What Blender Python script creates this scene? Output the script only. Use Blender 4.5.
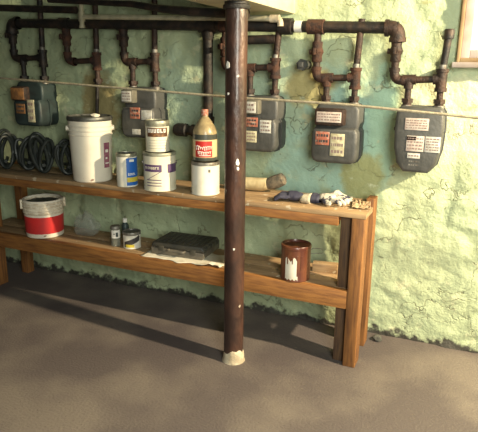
import bpy, bmesh, math, random
import numpy as np
from mathutils import Vector, Matrix, noise

for o in list(bpy.data.objects):
    bpy.data.objects.remove(o)
SC = bpy.context.scene
COL = SC.collection
PI = math.pi
random.seed(7)

# ---------------------------------------------------------------- camera
cam_d = bpy.data.cameras.new('camera')
cam = bpy.data.objects.new('camera', cam_d)
COL.objects.link(cam)
SC.camera = cam
CAM = Vector((0.0, -2.6468, 1.3))
cam.matrix_world = Matrix((
    (0.9140, -0.1143, 0.3893, CAM.x),
    (0.4055, 0.2310, -0.8844, CAM.y),
    (0.0112, 0.9662, 0.2575, CAM.z),
    (0, 0, 0, 1)))
cam_d.sensor_width = 36.0
cam_d.lens = 555.0 / 478.0 * 36.0
cam_d.clip_start = 0.05

# ---------------------------------------------------------------- light
SC.view_settings.view_transform = 'Standard'
SC.view_settings.look = 'None'
SC.view_settings.gamma = 1.0
SC.view_settings.use_curve_mapping = False
SC.view_settings.exposure = 0.22

world = bpy.data.worlds.new('basement_gloom')
SC.world = world
world.use_nodes = True
bg = world.node_tree.nodes['Background']
bg.inputs[0].default_value = (0.80, 0.78, 0.62, 1)
bg.inputs[1].default_value = 0.03

lamp_d = bpy.data.lights.new('bare_bulb', 'POINT')
lamp_d.energy = 780
lamp_d.color = (1.0, 0.82, 0.53)
lamp_d.shadow_soft_size = 0.05
lamp = bpy.data.objects.new('bare_bulb', lamp_d)
lamp.location = (1.75, -0.83, 2.12)
COL.objects.link(lamp)

fill_lamp_d = bpy.data.lights.new('soft_fill', 'AREA')     # soft fill light added behind the viewer, no visible source
fill_lamp_d.shape = 'RECTANGLE'
fill_lamp_d.size = 0.9
fill_lamp_d.size_y = 1.3
fill_lamp_d.energy = 68
fill_lamp_d.color = (0.97, 1.0, 0.88)
fill_lamp = bpy.data.objects.new('soft_fill', fill_lamp_d)
fill_lamp.location = (0.75, -2.95, 1.65)
fill_lamp.rotation_euler = (Vector((-0.65, 0.0, 1.05)) - fill_lamp.location).to_track_quat('-Z', 'Y').to_euler()
COL.objects.link(fill_lamp)


# ---------------------------------------------------------------- materials
def mat(name, col, rough=0.6, metal=0.0, col2=None, scale=8.0, lo=0.4, hi=0.6, detail=6.0,
        bump=0.0, bscale=60.0, stretch=(1, 1, 1), specks=None, coat=0.0):
    m = bpy.data.materials.new(name)
    m.use_nodes = True
    nt = m.node_tree
    N, L = nt.nodes, nt.links
    b = N['Principled BSDF']
    b.inputs['Roughness'].default_value = rough
    b.inputs['Metallic'].default_value = metal
    if coat:
        b.inputs['Coat Weight'].default_value = coat
    b.inputs['Base Color'].default_value = (*col, 1)
    tc = N.new('ShaderNodeTexCoord')
    mp = N.new('ShaderNodeMapping')
    mp.inputs['Scale'].default_value = stretch
    L.new(tc.outputs['Object'], mp.inputs['Vector'])
    out = None
    if col2:
        nz = N.new('ShaderNodeTexNoise')
        nz.inputs['Scale'].default_value = scale
        nz.inputs['Detail'].default_value = detail
        L.new(mp.outputs[0], nz.inputs['Vector'])
        mr = N.new('ShaderNodeMapRange')
        mr.inputs[1].default_value = lo
        mr.inputs[2].default_value = hi
        L.new(nz.outputs[0], mr.inputs[0])
        mx = N.new('ShaderNodeMix')
        mx.data_type = 'RGBA'
        mx.inputs[6].default_value = (*col, 1)
        mx.inputs[7].default_value = (*col2, 1)
        L.new(mr.outputs[0], mx.inputs[0])
        out = mx.outputs[2]
    if specks:
        sc_, thr, scol = specks
        nz = N.new('ShaderNodeTexNoise')
        nz.inputs['Scale'].default_value = sc_
        nz.inputs['Detail'].default_value = 2
        L.new(tc.outputs['Object'], nz.inputs['Vector'])
        mr = N.new('ShaderNodeMapRange')
        mr.inputs[1].default_value = thr
        mr.inputs[2].default_value = thr + 0.03
        L.new(nz.outputs[0], mr.inputs[0])
        mx = N.new('ShaderNodeMix')
        mx.data_type = 'RGBA'
        mx.inputs[6].default_value = (*col, 1)
        if out:
            L.new(out, mx.inputs[6])
        mx.inputs[7].default_value = (*scol, 1)
        L.new(mr.outputs[0], mx.inputs[0])
        out = mx.outputs[2]
    if out:
        L.new(out, b.inputs['Base Color'])
    if bump:
        nz = N.new('ShaderNodeTexNoise')
        nz.inputs['Scale'].default_value = bscale
        nz.inputs['Detail'].default_value = 4
        L.new(mp.outputs[0], nz.inputs['Vector'])
        bp = N.new('ShaderNodeBump')
        bp.inputs['Strength'].default_value = bump
        bp.inputs['Distance'].default_value = 0.01
        L.new(nz.outputs[0], bp.inputs['Height'])
        L.new(bp.outputs[0], b.inputs['Normal'])
    return m


M = {}
M['black_iron'] = mat('black_iron', (0.022, 0.020, 0.019), 0.55, 0.3, (0.06, 0.04, 0.03), 25, 0.45, 0.7, bump=0.3, bscale=120)
M['brown_iron'] = mat('brown_iron', (0.028, 0.019, 0.016), 0.6, 0.25, (0.065, 0.035, 0.024), 30, 0.4, 0.65, bump=0.4, bscale=120)
M['rust_iron'] = mat('rust_iron', (0.080, 0.034, 0.020), 0.8, 0.1, (0.035, 0.021, 0.018), 35, 0.42, 0.65, bump=0.5, bscale=140)
M['galvanised'] = mat('galvanised', (0.28, 0.27, 0.24), 0.5, 0.5, (0.14, 0.12, 0.10), 40)
M['cream_paint'] = mat('cream_paint', (0.66, 0.60, 0.42), 0.6, 0, (0.48, 0.42, 0.28), 9, 0.45, 0.75, bump=0.25, bscale=40)
M['pipe_cream'] = mat('pipe_cream', (0.50, 0.47, 0.33), 0.6, 0, (0.30, 0.28, 0.19), 22, 0.42, 0.7)
M['meter_grey'] = mat('meter_grey', (0.088, 0.088, 0.084), 0.5, 0.1, (0.055, 0.057, 0.054), 18, 0.45, 0.7, bump=0.15, bscale=90)
M['meter_teal'] = mat('meter_teal', (0.035, 0.055, 0.055), 0.5, 0.15, (0.025, 0.033, 0.033), 18, 0.45, 0.7)
M['meter_tan'] = mat('meter_tan', (0.20, 0.185, 0.14), 0.6, 0.1, (0.10, 0.095, 0.08), 22, 0.4, 0.7)
M['plate_white'] = mat('plate_white', (0.66, 0.65, 0.60), 0.5, 0, (0.50, 0.48, 0.42), 60)
M['plate_cream'] = mat('plate_cream', (0.62, 0.58, 0.40), 0.6, 0, (0.45, 0.40, 0.25), 50)
M['plate_red'] = mat('plate_red', (0.40, 0.13, 0.08), 0.5, 0, (0.50, 0.38, 0.30), 70, 0.5, 0.7)
M['plate_pink'] = mat('plate_pink', (0.55, 0.43, 0.38), 0.5, 0, (0.62, 0.56, 0.50), 60)
M['plate_orange'] = mat('plate_orange', (0.32, 0.15, 0.05), 0.6, 0, (0.18, 0.09, 0.04), 40)
M['ink'] = mat('ink', (0.05, 0.045, 0.045), 0.6)
M['faint_ink'] = mat('faint_ink', (0.26, 0.19, 0.17), 0.6)
M['ink_red'] = mat('ink_red', (0.42, 0.05, 0.04), 0.6)
M['wood'] = mat('wood', (0.33, 0.145, 0.038), 0.65, 0, (0.18, 0.072, 0.022), 7, 0.38, 0.68, bump=0.25, bscale=40, stretch=(1.2, 12, 12))
M['wood_up'] = mat('wood_up', (0.29, 0.125, 0.035), 0.65, 0, (0.14, 0.058, 0.020), 7, 0.38, 0.68, bump=0.25, bscale=40, stretch=(14, 14, 1.2))
M['wood_shaded'] = mat('wood_shaded', (0.12, 0.065, 0.030), 0.75, 0, (0.065, 0.036, 0.022), 8, 0.4, 0.65, bump=0.25, bscale=40, stretch=(14, 14, 1.2))  # darker copy of the leg wood, shade painted into its colour
M['plank'] = mat('plank', (0.38, 0.25, 0.13), 0.75, 0, (0.24, 0.15, 0.08), 6, 0.4, 0.7, bump=0.25, bscale=40, stretch=(1.2, 10, 10),
                 specks=(30, 0.66, (0.50, 0.42, 0.30)))
M['tin_lid'] = mat('tin_lid', (0.16, 0.16, 0.145), 0.45, 0.5, (0.09, 0.09, 0.08), 20)
M['tin_rim'] = mat('tin_rim', (0.38, 0.37, 0.28), 0.45, 0.4, (0.22, 0.22, 0.16), 30)
M['bucket_white'] = mat('bucket_white', (0.74, 0.69, 0.58), 0.5, 0, (0.62, 0.54, 0.44), 7, 0.5, 0.75, specks=(16, 0.74, (0.28, 0.18, 0.14)))
M['can_white'] = mat('can_white', (0.74, 0.71, 0.62), 0.5, 0, (0.62, 0.58, 0.46), 14, 0.5, 0.75)
M['can_cream'] = mat('can_cream', (0.70, 0.66, 0.52), 0.5, 0, (0.58, 0.53, 0.38), 12, 0.5, 0.75)
M['blue'] = mat('blue', (0.020, 0.13, 0.48), 0.4)
M['yellow'] = mat('yellow', (0.62, 0.50, 0.06), 0.45)
M['purple'] = mat('purple', (0.105, 0.060, 0.14), 0.5)
M['plum'] = mat('plum', (0.26, 0.06, 0.12), 0.5, 0, (0.34, 0.14, 0.18), 60)
M['label_brown'] = mat('label_brown', (0.10, 0.045, 0.02), 0.5, 0, (0.26, 0.12, 0.035), 45, 0.45, 0.65)
M['label_red'] = mat('label_red', (0.50, 0.030, 0.025), 0.4)
M['label_buff'] = mat('label_buff', (0.62, 0.50, 0.28), 0.5)
M['white'] = mat('white', (0.80, 0.78, 0.72), 0.5)
M['tan_fill'] = mat('tan_fill', (0.36, 0.28, 0.15), 0.35, 0, (0.26, 0.20, 0.11), 40, coat=0.3)
M['dark_fill'] = mat('dark_fill', (0.06, 0.065, 0.055), 0.3, coat=0.3)
M['red_band'] = mat('red_band', (0.62, 0.028, 0.028), 0.5, 0, (0.52, 0.03, 0.03), 12)
M['rope_white'] = mat('rope_white', (0.76, 0.69, 0.55), 0.7, 0, (0.55, 0.46, 0.34), 40, bump=0.3, bscale=90)
M['bucket_in'] = mat('bucket_in', (0.075, 0.080, 0.055), 0.7, 0, (0.045, 0.05, 0.036), 25)
M['paint_brown'] = mat('paint_brown', (0.095, 0.028, 0.018), 0.35, 0.1, (0.20, 0.075, 0.035), 16, 0.45, 0.62, stretch=(1, 1, 0.25), coat=0.3)
M['black_rubber'] = mat('black_rubber', (0.014, 0.019, 0.018), 0.5, 0, (0.03, 0.035, 0.03), 30)
M['black_plastic'] = mat('black_plastic', (0.040, 0.040, 0.036), 0.5, 0, (0.07, 0.065, 0.05), 14, 0.45, 0.7)
M['grey_plastic'] = mat('grey_plastic', (0.16, 0.14, 0.11), 0.55, 0, (0.10, 0.09, 0.075), 14)
M['paper'] = mat('paper', (0.80, 0.76, 0.64), 0.8, 0, (0.70, 0.64, 0.52), 20)
M['navy'] = mat('navy', (0.035, 0.035, 0.065), 0.85, 0, (0.06, 0.06, 0.09), 30, bump=0.4, bscale=150)
M['knit'] = mat('knit', (0.62, 0.57, 0.44), 0.9, 0, (0.45, 0.40, 0.30), 30, bump=0.5, bscale=150)
M['knit_stripe'] = mat('knit_stripe', (0.66, 0.62, 0.51), 0.9, 0, (0.05, 0.05, 0.08), 22, 0.54, 0.60, bump=0.5, bscale=150)
M['scrap'] = mat('scrap', (0.52, 0.40, 0.24), 0.85, 0, (0.34, 0.22, 0.12), 30)
M['sleeve'] = mat('sleeve', (0.58, 0.48, 0.28), 0.8, 0, (0.44, 0.34, 0.18), 20, bump=0.3, bscale=80)
M['bristle'] = mat('bristle', (0.20, 0.16, 0.11), 0.9, 0, (0.10, 0.09, 0.07), 60, bump=0.6, bscale=160)
M['cord'] = mat('cord', (0.42, 0.37, 0.26), 0.8, 0, (0.30, 0.26, 0.18), 60, bump=0.3, bscale=200)
M['post'] = mat('post', (0.040, 0.022, 0.018), 0.38, 0.15, (0.10, 0.047, 0.032), 13, 0.42, 0.66, bump=0.35, bscale=55,
                stretch=(1, 1, 0.5), specks=(20, 0.735, (0.50, 0.42, 0.33)), coat=0.25)
M['plaster'] = mat('plaster', (0.60, 0.52, 0.38), 0.85, 0, (0.40, 0.33, 0.23), 25, bump=0.6, bscale=60)
M['frame_paint'] = mat('frame_paint', (0.46, 0.40, 0.38), 0.6, 0, (0.38, 0.31, 0.26), 12)
M['frame_brown'] = mat('frame_brown', (0.36, 0.25, 0.13), 0.7, 0, (0.25, 0.16, 0.08), 12)
M['debris'] = mat('debris', (0.10, 0.10, 0.085), 0.9, 0, (0.05, 0.05, 0.045), 30, bump=0.6, bscale=80)


def glassy(name, col, alpha, rough=0.15):
    m = mat(name, col, rough)
    b = m.node_tree.nodes['Principled BSDF']
    b.inputs['Alpha'].default_value = alpha
    return m


M['clear_plastic'] = glassy('clear_plastic', (0.42, 0.44, 0.40), 0.30, 0.2)
M['jar_glass'] = glassy('jar_glass', (0.30, 0.31, 0.26), 0.45, 0.08)
M['pane'] = mat('pane', (0.34, 0.44, 0.60), 0.12, 0, (0.42, 0.50, 0.62), 4)


# ---------------------------------------------------------------- mesh helpers
class MB:
    def __init__(self):
        self.bm = bmesh.new()

    def face(self, vs, mi=0):
        try:
            f = self.bm.faces.new(vs)
            f.material_index = mi
            return f
        except ValueError:
            return None

    def box(self, x0, x1, y0, y1, z0, z1, mi=0, bev=0.0):
        b2 = bmesh.new()
        vs = [b2.verts.new((x, y, z)) for x in (x0, x1) for y in (y0, y1) for z in (z0, z1)]
        for q in ((0, 1, 3, 2), (4, 6, 7, 5), (0, 4, 5, 1), (2, 3, 7, 6), (0, 2, 6, 4), (1, 5, 7, 3)):
            b2.faces.new([vs[i] for i in q])
        if bev:
            bmesh.ops.bevel(b2, geom=list(b2.edges), offset=bev, segments=2, affect='EDGES', profile=0.5)
        self.merge(b2, mi)
        return self

    def merge(self, b2, mi=0):
        mp = {v: self.bm.verts.new(v.co) for v in b2.verts}
        for f in b2.faces:
            self.face([mp[v] for v in f.verts], mi)
        b2.free()

    def tube(self, pts, r, seg=14, mi=0, closed=False, cap=True):
        pts = [Vector(p) for p in pts]
        n = len(pts)
        rs = r if isinstance(r, (list, tuple)) else [r] * n
        rings = []
        up = None
        for i, p in enumerate(pts):
            if closed:
                t = (pts[(i + 1) % n] - pts[i - 1]).normalized()
            else:
                a = pts[max(i - 1, 0)]
                c = pts[min(i + 1, n - 1)]
                t = (c - a)
                if t.length < 1e-9:
                    t = Vector((0, 0, 1))
                t.normalize()
            if up is None:
                up = t.orthogonal().normalized()
            up = (up - t * up.dot(t))
            if up.length < 1e-6:
                up = t.orthogonal()
            up.normalize()
            s = t.cross(up)
            rings.append([self.bm.verts.new(p + (up * math.cos(2 * PI * k / seg) + s * math.sin(2 * PI * k / seg)) * rs[i])
                          for k in range(seg)])
        m = n if closed else n - 1
        for i in range(m):
            A, B = rings[i], rings[(i + 1) % n]
            for k in range(seg):
                self.face([A[k], A[(k + 1) % seg], B[(k + 1) % seg], B[k]], mi)
        if cap and not closed:
            self.face(rings[0][::-1], mi)
            self.face(rings[-1], mi)
        return self

    def lathe(self, prof, seg=40, mi=0, c=(0, 0, 0), mis=None):
        rings = []
        for r, z in prof:
            if r < 1e-6:
                rings.append([self.bm.verts.new((c[0], c[1], c[2] + z))])
            else:
                rings.append([self.bm.verts.new((c[0] + r * math.cos(2 * PI * k / seg), c[1] + r * math.sin(2 * PI * k / seg), c[2] + z))
                              for k in range(seg)])
        for i in range(len(rings) - 1):
            A, B = rings[i], rings[i + 1]
            q = mis[i] if mis else mi
            for k in range(seg):
                k2 = (k + 1) % seg
                if len(A) == 1 and len(B) == 1:
                    continue
                if len(A) == 1:
                    self.face([A[0], B[k2], B[k]], q)
                elif len(B) == 1:
                    self.face([A[k], A[k2], B[0]], q)
                else:
                    self.face([A[k], A[k2], B[k2], B[k]], q)
        return self

    def patch(self, rf, a0, a1, z0, z1, mi=0, t=0.0007, n=14, zf=None):
        """a sheet wrapped round a lathe body; rf(z) is the radius there"""
        g = []
        for i in range(n + 1):
            a = a0 + (a1 - a0) * i / n
            row = []
            for z in (z0, (z0 + z1) / 2, z1):
                zz = z if zf is None else zf(i / n, z)
                row.append((a, zz))
            g.append(row)
        outer = [[self.bm.verts.new(((rf(z) + t) * math.cos(a), (rf(z) + t) * math.sin(a), z)) for a, z in row] for row in g]
        inner = [[self.bm.verts.new(((rf(z) - 0.0005) * math.cos(a), (rf(z) - 0.0005) * math.sin(a), z)) for a, z in row] for row in g]
        for i in range(n):
            for j in range(2):
                self.face([outer[i][j], outer[i + 1][j], outer[i + 1][j + 1], outer[i][j + 1]], mi)
            self.face([outer[i][0], inner[i][0], inner[i + 1][0], outer[i + 1][0]], mi)
            self.face([outer[i][2], outer[i + 1][2], inner[i + 1][2], inner[i][2]], mi)
        for i in (0, n):
            for j in range(2):
                self.face([outer[i][j], outer[i][j + 1], inner[i][j + 1], inner[i][j]], mi)
        return self

    def prism(self, outline, y0, y1, mi=0, bev=0.0):
        """outline in X, Z extruded from y1 (back) to y0 (front), front edge rounded"""
        b2 = bmesh.new()
        A = [b2.verts.new((x, y1, z)) for x, z in outline]
        B = [b2.verts.new((x, y0, z)) for x, z in outline]
        n = len(A)
        b2.faces.new(A)
        ff = b2.faces.new(B[::-1])
        for i in range(n):
            b2.faces.new([A[i], B[i], B[(i + 1) % n], A[(i + 1) % n]])
        bmesh.ops.recalc_face_normals(b2, faces=b2.faces)
        if bev:
            bmesh.ops.bevel(b2, geom=[e for e in ff.edges], offset=bev, segments=3, affect='EDGES', profile=0.5)
        self.merge(b2, mi)
        return self

    def build(self, name, mats, parent=None, loc=None, rotz=None, smooth=True, angle=40):
        me = bpy.data.meshes.new(name)
        bmesh.ops.recalc_face_normals(self.bm, faces=self.bm.faces)
        self.bm.to_mesh(me)
        self.bm.free()
        if not isinstance(mats, (list, tuple)):
            mats = [mats]
        for m in mats:
            me.materials.append(m)
        o = bpy.data.objects.new(name, me)
        COL.objects.link(o)
        if smooth and len(me.polygons):
            me.polygons.foreach_set('use_smooth', [True] * len(me.polygons))
            me.set_sharp_from_angle(angle=math.radians(angle))
        if parent is not None:
            o.parent = parent
        if loc is not None:
            o.location = loc
        if rotz is not None:
            o.rotation_euler = (0, 0, rotz)
        return o


def tag(o, label, cat, group=None, kind=None):
    o['label'] = label
    o['category'] = cat
    if group:
        o['group'] = group
    if kind:
        o['kind'] = kind
    return o


def thing(name, label, cat, loc=(0, 0, 0), rotz=0.0, group=None):
    o = bpy.data.objects.new(name, None)
    COL.objects.link(o)
    o.location = loc
    o.rotation_euler = (0, 0, rotz)
    o.empty_display_size = 0.05
    return tag(o, label, cat, group)


def facing(x, y):
    """turn of a round object whose local +X looks into the room at the viewer's side"""
    return math.atan2(CAM.y - y, CAM.x - x)


def arc_pts(pts, rad, n=6):
    """polyline with its corners rounded"""
    pts = [Vector(p) for p in pts]
    out = [pts[0]]
    for i in range(1, len(pts) - 1):
        a, b, c = pts[i - 1], pts[i], pts[i + 1]
        u = (a - b).normalized()
        v = (c - b).normalized()
        for k in range(n + 1):
            t = k / n
            p = b + u * rad * (1 - t) ** 2 + v * rad * t ** 2
            out.append(p)
    out.append(pts[-1])
    return out


# ---------------------------------------------------------------- the setting
def build_wall():
    x0, x1, z0, z1 = -4.6, 2.4, 0.0, 2.4
    st = 0.0165
    nx, nz = int((x1 - x0) / st), int((z1 - z0) / st)
    xs = np.linspace(x0, x1, nx + 1)
    zs = np.linspace(z0, z1, nz + 1)
    X, Z = np.meshgrid(xs, zs, indexing='ij')
    rng = np.random.default_rng(11)
    # rubble courses: jittered stones, wider than tall
    P = []
    z = -0.1
    while z < 2.6:
        h = rng.uniform(0.13, 0.24)
        x = x0 - 0.3 + rng.uniform(0, 0.2)
        while x < x1 + 0.3:
            w = rng.uniform(0.18, 0.44)
            P.append((x + w / 2, z + h / 2 + rng.uniform(-0.03, 0.03), rng.uniform(-0.5, 0.5)))
            x += w
        z += h
    P = np.array(P)

    def vnoise(sx, sz, seed):
        o = np.empty_like(X)
        for i in range(X.shape[0]):
            for j in range(X.shape[1]):
                o[i, j] = noise.noise(Vector((X[i, j] * sx, Z[i, j] * sz, seed)))
        return o
    w1 = vnoise(5, 6, 1.3)
    w2 = vnoise(5, 6, 8.7)
    n_big = vnoise(3.0, 4.5, 4.1)
    n_mid = vnoise(13, 19, 2.2)
    n_fine = vnoise(34, 44, 6.2)
    n_lump = vnoise(9, 14, 9.9)
    Xw = X + 0.07 * w1
    Zw = Z + 0.055 * w2
    f1 = np.full(X.shape, 9.0)
    f2 = np.full(X.shape, 9.0)
    hh = np.zeros(X.shape)
    for px, pz, ph in P:
        d = np.sqrt(((Xw - px) * 0.62) ** 2 + (Zw - pz) ** 2)
        nearer = d < f1
        f2 = np.where(nearer, f1, np.minimum(f2, d))
        hh = np.where(nearer, ph, hh)
        f1 = np.where(nearer, d, f1)
    e = np.clip((f2 - f1) / 0.055, 0, 1)
    e = e * e * (3 - 2 * e)
    keep = np.clip(0.65 + 1.3 * n_big, 0.15, 1)          # parging hides some of the joints
    D = -0.016 * (1 - e) * keep + 0.010 * hh * e + 0.014 * n_big + 0.008 * n_mid + 0.0035 * n_fine + 0.010 * np.abs(n_lump)
    n_grit = vnoise(62, 80, 3.3)
    D = 0.72 * D + 0.0040 * n_grit
    D = np.clip(D, -0.034, 0.026)
    me = bpy.data.meshes.new('wall_back')
    co = np.stack([X, -D, Z], -1).reshape(-1, 3)
    idx = np.arange((nx + 1) * (nz + 1)).reshape(nx + 1, nz + 1)
    q = np.stack([idx[:-1, :-1], idx[1:, :-1], idx[1:, 1:], idx[:-1, 1:]], -1).reshape(-1, 4)
    # opening for the window
    cx_ = (X[:-1, :-1] + st / 2).reshape(-1)
    cz_ = (Z[:-1, :-1] + st / 2).reshape(-1)
    q = q[~((cx_ > -0.142) & (cx_ < 0.60) & (cz_ > 1.345) & (cz_ < 1.90))]
    me.from_pydata(co.tolist(), [], q.tolist())
    me.polygons.foreach_set('use_smooth', [True] * len(me.polygons))
    o = bpy.data.objects.new('wall_back', me)
    COL.objects.link(o)
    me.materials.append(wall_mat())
    o['kind'] = 'structure'
    # solid masonry behind the painted face, leaving the window opening
    back = MB()
    back.box(x0, -0.137, 0.06, 0.36, z0, z1).box(0.60, x1, 0.06, 0.36, z0, z1)
    back.box(-0.137, 0.60, 0.06, 0.36, z0, 1.345).box(-0.137, 0.60, 0.06, 0.36, 1.90, z1)
    b = back.build('masonry', M['debris'], o, smooth=False)
    return o


def wall_mat():
    m = bpy.data.materials.new('mint_painted_rubble')
    m.use_nodes = True
    nt = m.node_tree
    N, L = nt.nodes, nt.links
    b = N['Principled BSDF']
    b.inputs['Roughness'].default_value = 0.6
    tc = N.new('ShaderNodeTexCoord')

    def nz(scale, detail, w=(1, 1, 1), off=(0, 0, 0)):
        mp = N.new('ShaderNodeMapping')
        mp.inputs['Scale'].default_value = w
        mp.inputs['Location'].default_value = off
        L.new(tc.outputs['Object'], mp.inputs['Vector'])
        n = N.new('ShaderNodeTexNoise')
        n.inputs['Scale'].default_value = scale
        n.inputs['Detail'].default_value = detail
        n.inputs['Roughness'].default_value = 0.62
        L.new(mp.outputs[0], n.inputs['Vector'])
        return n.outputs[0]

    def ramp(src, lo, hi):
        r = N.new('ShaderNodeMapRange')
        r.interpolation_type = 'SMOOTHSTEP'
        r.inputs[1].default_value = lo
        r.inputs[2].default_value = hi
        L.new(src, r.inputs[0])
        return r.outputs[0]

    def mix(fac, a, c):
        x = N.new('ShaderNodeMix')
        x.data_type = 'RGBA'
        L.new(fac, x.inputs[0])
        if isinstance(a, tuple):
            x.inputs[6].default_value = (*a, 1)
        else:
            L.new(a, x.inputs[6])
        x.inputs[7].default_value = (*c, 1)
        return x.outputs[2]

    def math_(op, a, c):
        x = N.new('ShaderNodeMath')
        x.operation = op
        for i, v in enumerate((a, c)):
            if isinstance(v, (int, float)):
                x.inputs[i].default_value = v
            else:
                L.new(v, x.inputs[i])
        return x.outputs[0]

    def blob(center, rx, rz, wob):
        """a patch of other colour, old paint and painted-in shade alike, ragged at its rim, at a place on the wall"""
        mp = N.new('ShaderNodeMapping')
        mp.inputs['Scale'].default_value = (1 / rx, 0.0, 1 / rz)
        mp.inputs['Location'].default_value = (-center[0] / rx, 0, -center[1] / rz)
        L.new(tc.outputs['Object'], mp.inputs['Vector'])
        ln = N.new('ShaderNodeVectorMath')
        ln.operation = 'LENGTH'
        L.new(mp.outputs[0], ln.inputs[0])
        s = math_('ADD', ln.outputs['Value'], math_('MULTIPLY', math_('SUBTRACT', wob, 0.5), 1.6))
        return ramp(math_('SUBTRACT', 1.0, s), -0.15, 0.25)

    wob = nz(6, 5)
    c = mix(ramp(nz(2.2, 4), 0.35, 0.65), (0.450, 0.540, 0.345), (0.530, 0.600, 0.370))
    c = mix(blob((-0.72, 0.98), 0.33, 0.34, wob), c, (0.400, 0.590, 0.480))  # teal meter shadow painted into the wall colour
    c = mix(blob((-0.44, 1.05), 0.07, 0.30, wob), c, (0.420, 0.620, 0.460))  # teal shade left of the end meter, also painted in
    c = mix(blob((-1.25, 1.10), 0.45, 0.30, wob), c, (0.430, 0.540, 0.385))
    c = mix(blob((-0.52, 0.80), 0.10, 0.12, wob), c, (0.430, 0.450, 0.210))
    c = mix(blob((-0.80, 1.22), 0.13, 0.10, wob), c, (0.48, 0.42, 0.19))
    c = mix(blob((-2.05, 1.05), 0.14, 0.22, wob), c, (0.36, 0.30, 0.14))
    c = mix(blob((-0.14, 1.10), 0.24, 0.20, wob), c, (0.70, 0.71, 0.47))  # paler yellow patch at the right, below the window
    c = mix(ramp(nz(9, 5, (1, 1, 1.4), (3, 1, 5)), 0.58, 0.68), c, (0.62, 0.65, 0.43))
    c = mix(ramp(nz(5, 6, (0.8, 1, 2.2), (7, 2, 1)), 0.63, 0.72), c, (0.40, 0.40, 0.19))
    c = mix(ramp(nz(40, 4, (1, 1, 1), (1, 9, 2)), 0.66, 0.74), c, (0.16, 0.17, 0.10))
    # thin cracks
    vo = N.new('ShaderNodeTexVoronoi')
    vo.feature = 'DISTANCE_TO_EDGE'
    vo.inputs['Scale'].default_value = 3.4
    mp = N.new('ShaderNodeMapping')
    mp.inputs['Scale'].default_value = (0.6, 1, 1.9)
    va = N.new('ShaderNodeVectorMath')
    va.operation = 'ADD'
    nzc = N.new('ShaderNodeTexNoise')
    nzc.inputs['Scale'].default_value = 5
    nzc.inputs['Detail'].default_value = 5
    L.new(tc.outputs['Object'], nzc.inputs['Vector'])
    vs = N.new('ShaderNodeVectorMath')
    vs.operation = 'SCALE'
    vs.inputs['Scale'].default_value = 0.45
    L.new(nzc.outputs['Color'], vs.inputs[0])
    L.new(tc.outputs['Object'], va.inputs[0])
    L.new(vs.outputs[0], va.inputs[1])
    L.new(va.outputs[0], mp.inputs['Vector'])
    L.new(mp.outputs[0], vo.inputs['Vector'])
    crack = math_('MULTIPLY', math_('SUBTRACT', 1.0, ramp(vo.outputs['Distance'], 0.002, 0.016)), ramp(nz(4, 3, (1, 1, 1), (4, 4, 4)), 0.46, 0.58))
    c = mix(math_('MULTIPLY', crack, 0.55), c, (0.15, 0.13, 0.07))
    # grimy, flaking foot of the wall
    sp = N.new('ShaderNodeSeparateXYZ')
    L.new(tc.outputs['Object'], sp.inputs[0])
    zz = math_('ADD', sp.outputs['Z'], math_('MULTIPLY', math_('SUBTRACT', nz(16, 5), 0.5), 0.16))
    c = mix(math_('SUBTRACT', 1.0, ramp(zz, 0.012, 0.045)), c, (0.055, 0.052, 0.042))
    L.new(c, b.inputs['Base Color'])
    bp = N.new('ShaderNodeBump')
    bp.inputs['Strength'].default_value = 0.7
    bp.inputs['Distance'].default_value = 0.015
    L.new(math_('ADD', nz(30, 8), math_('MULTIPLY', crack, -0.5)), bp.inputs['Height'])
    L.new(bp.outputs[0], b.inputs['Normal'])
    return m


def floor_mat():
    m = mat('concrete', (0.098, 0.080, 0.078), 0.75, 0, (0.170, 0.143, 0.124), 2.0, 0.44, 0.62, bump=0.35, bscale=90,
            specks=(70, 0.68, (0.10, 0.08, 0.07)))
    return m


build_wall()
fl = MB()
fl.box(-4.6, 2.4, -4.6, 0.36, -0.12, 0.0)
fo = fl.build('floor', floor_mat(), smooth=False)
fo['kind'] = 'structure'

# girder overhead, carried by the post
g = MB()
g.box(-1.115, -0.890, -2.0, 0.10, 1.550, 1.800, bev=0.006)
bo = g.build('ceiling_beam', M['cream_paint'])
bo['kind'] = 'structure'

# window, upper right
w = MB()
w.box(-0.136, 0.60, -0.030, 0.045, 1.335, 1.352, bev=0.003)
w.box(-0.150, -0.136, -0.030, 0.045, 1.335, 1.91, bev=0.003)
w.box(0.59, 0.615, -0.035, 0.045, 1.335, 1.91, bev=0.003)
w.box(-0.14, 0.615, -0.035, 0.045, 1.895, 1.92, bev=0.003)
win = w.build('window_1', M['frame_brown'])
win['kind'] = 'structure'
w = MB()
for a in ((-0.136, -0.100, 1.352, 1.895), (0.545, 0.59, 1.352, 1.895), (-0.100, 0.545, 1.352, 1.385), (-0.100, 0.545, 1.85, 1.895)):
    w.box(a[0], a[1], 0.0, 0.035, a[2], a[3], bev=0.003)
w.build('sash', M['frame_paint'], win)
w = MB()
w.box(-0.100, 0.545, 0.015, 0.021, 1.385, 1.85)
w.build('pane', M['pane'], win, smooth=False)
w = MB()
w.box(-0.165, 0.64, -0.055, 0.02, 1.312, 1.335, bev=0.004)
w.build('window_sill', M['frame_paint'], win)

# ---------------------------------------------------------------- shelf unit
SH = thing('workbench_shelf', 'long two tier rough lumber shelf bench standing against the green wall', 'shelf', (-1.5, -0.24, 0))


def sp(name, m, *boxes, bev=0.003):
    b = MB()
    for q in boxes:
        b.box(q[0] + 1.5, q[1] + 1.5, q[2] + 0.24, q[3] + 0.24, q[4], q[5], bev=bev)
    return b.build(name, M[m], SH)


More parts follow.
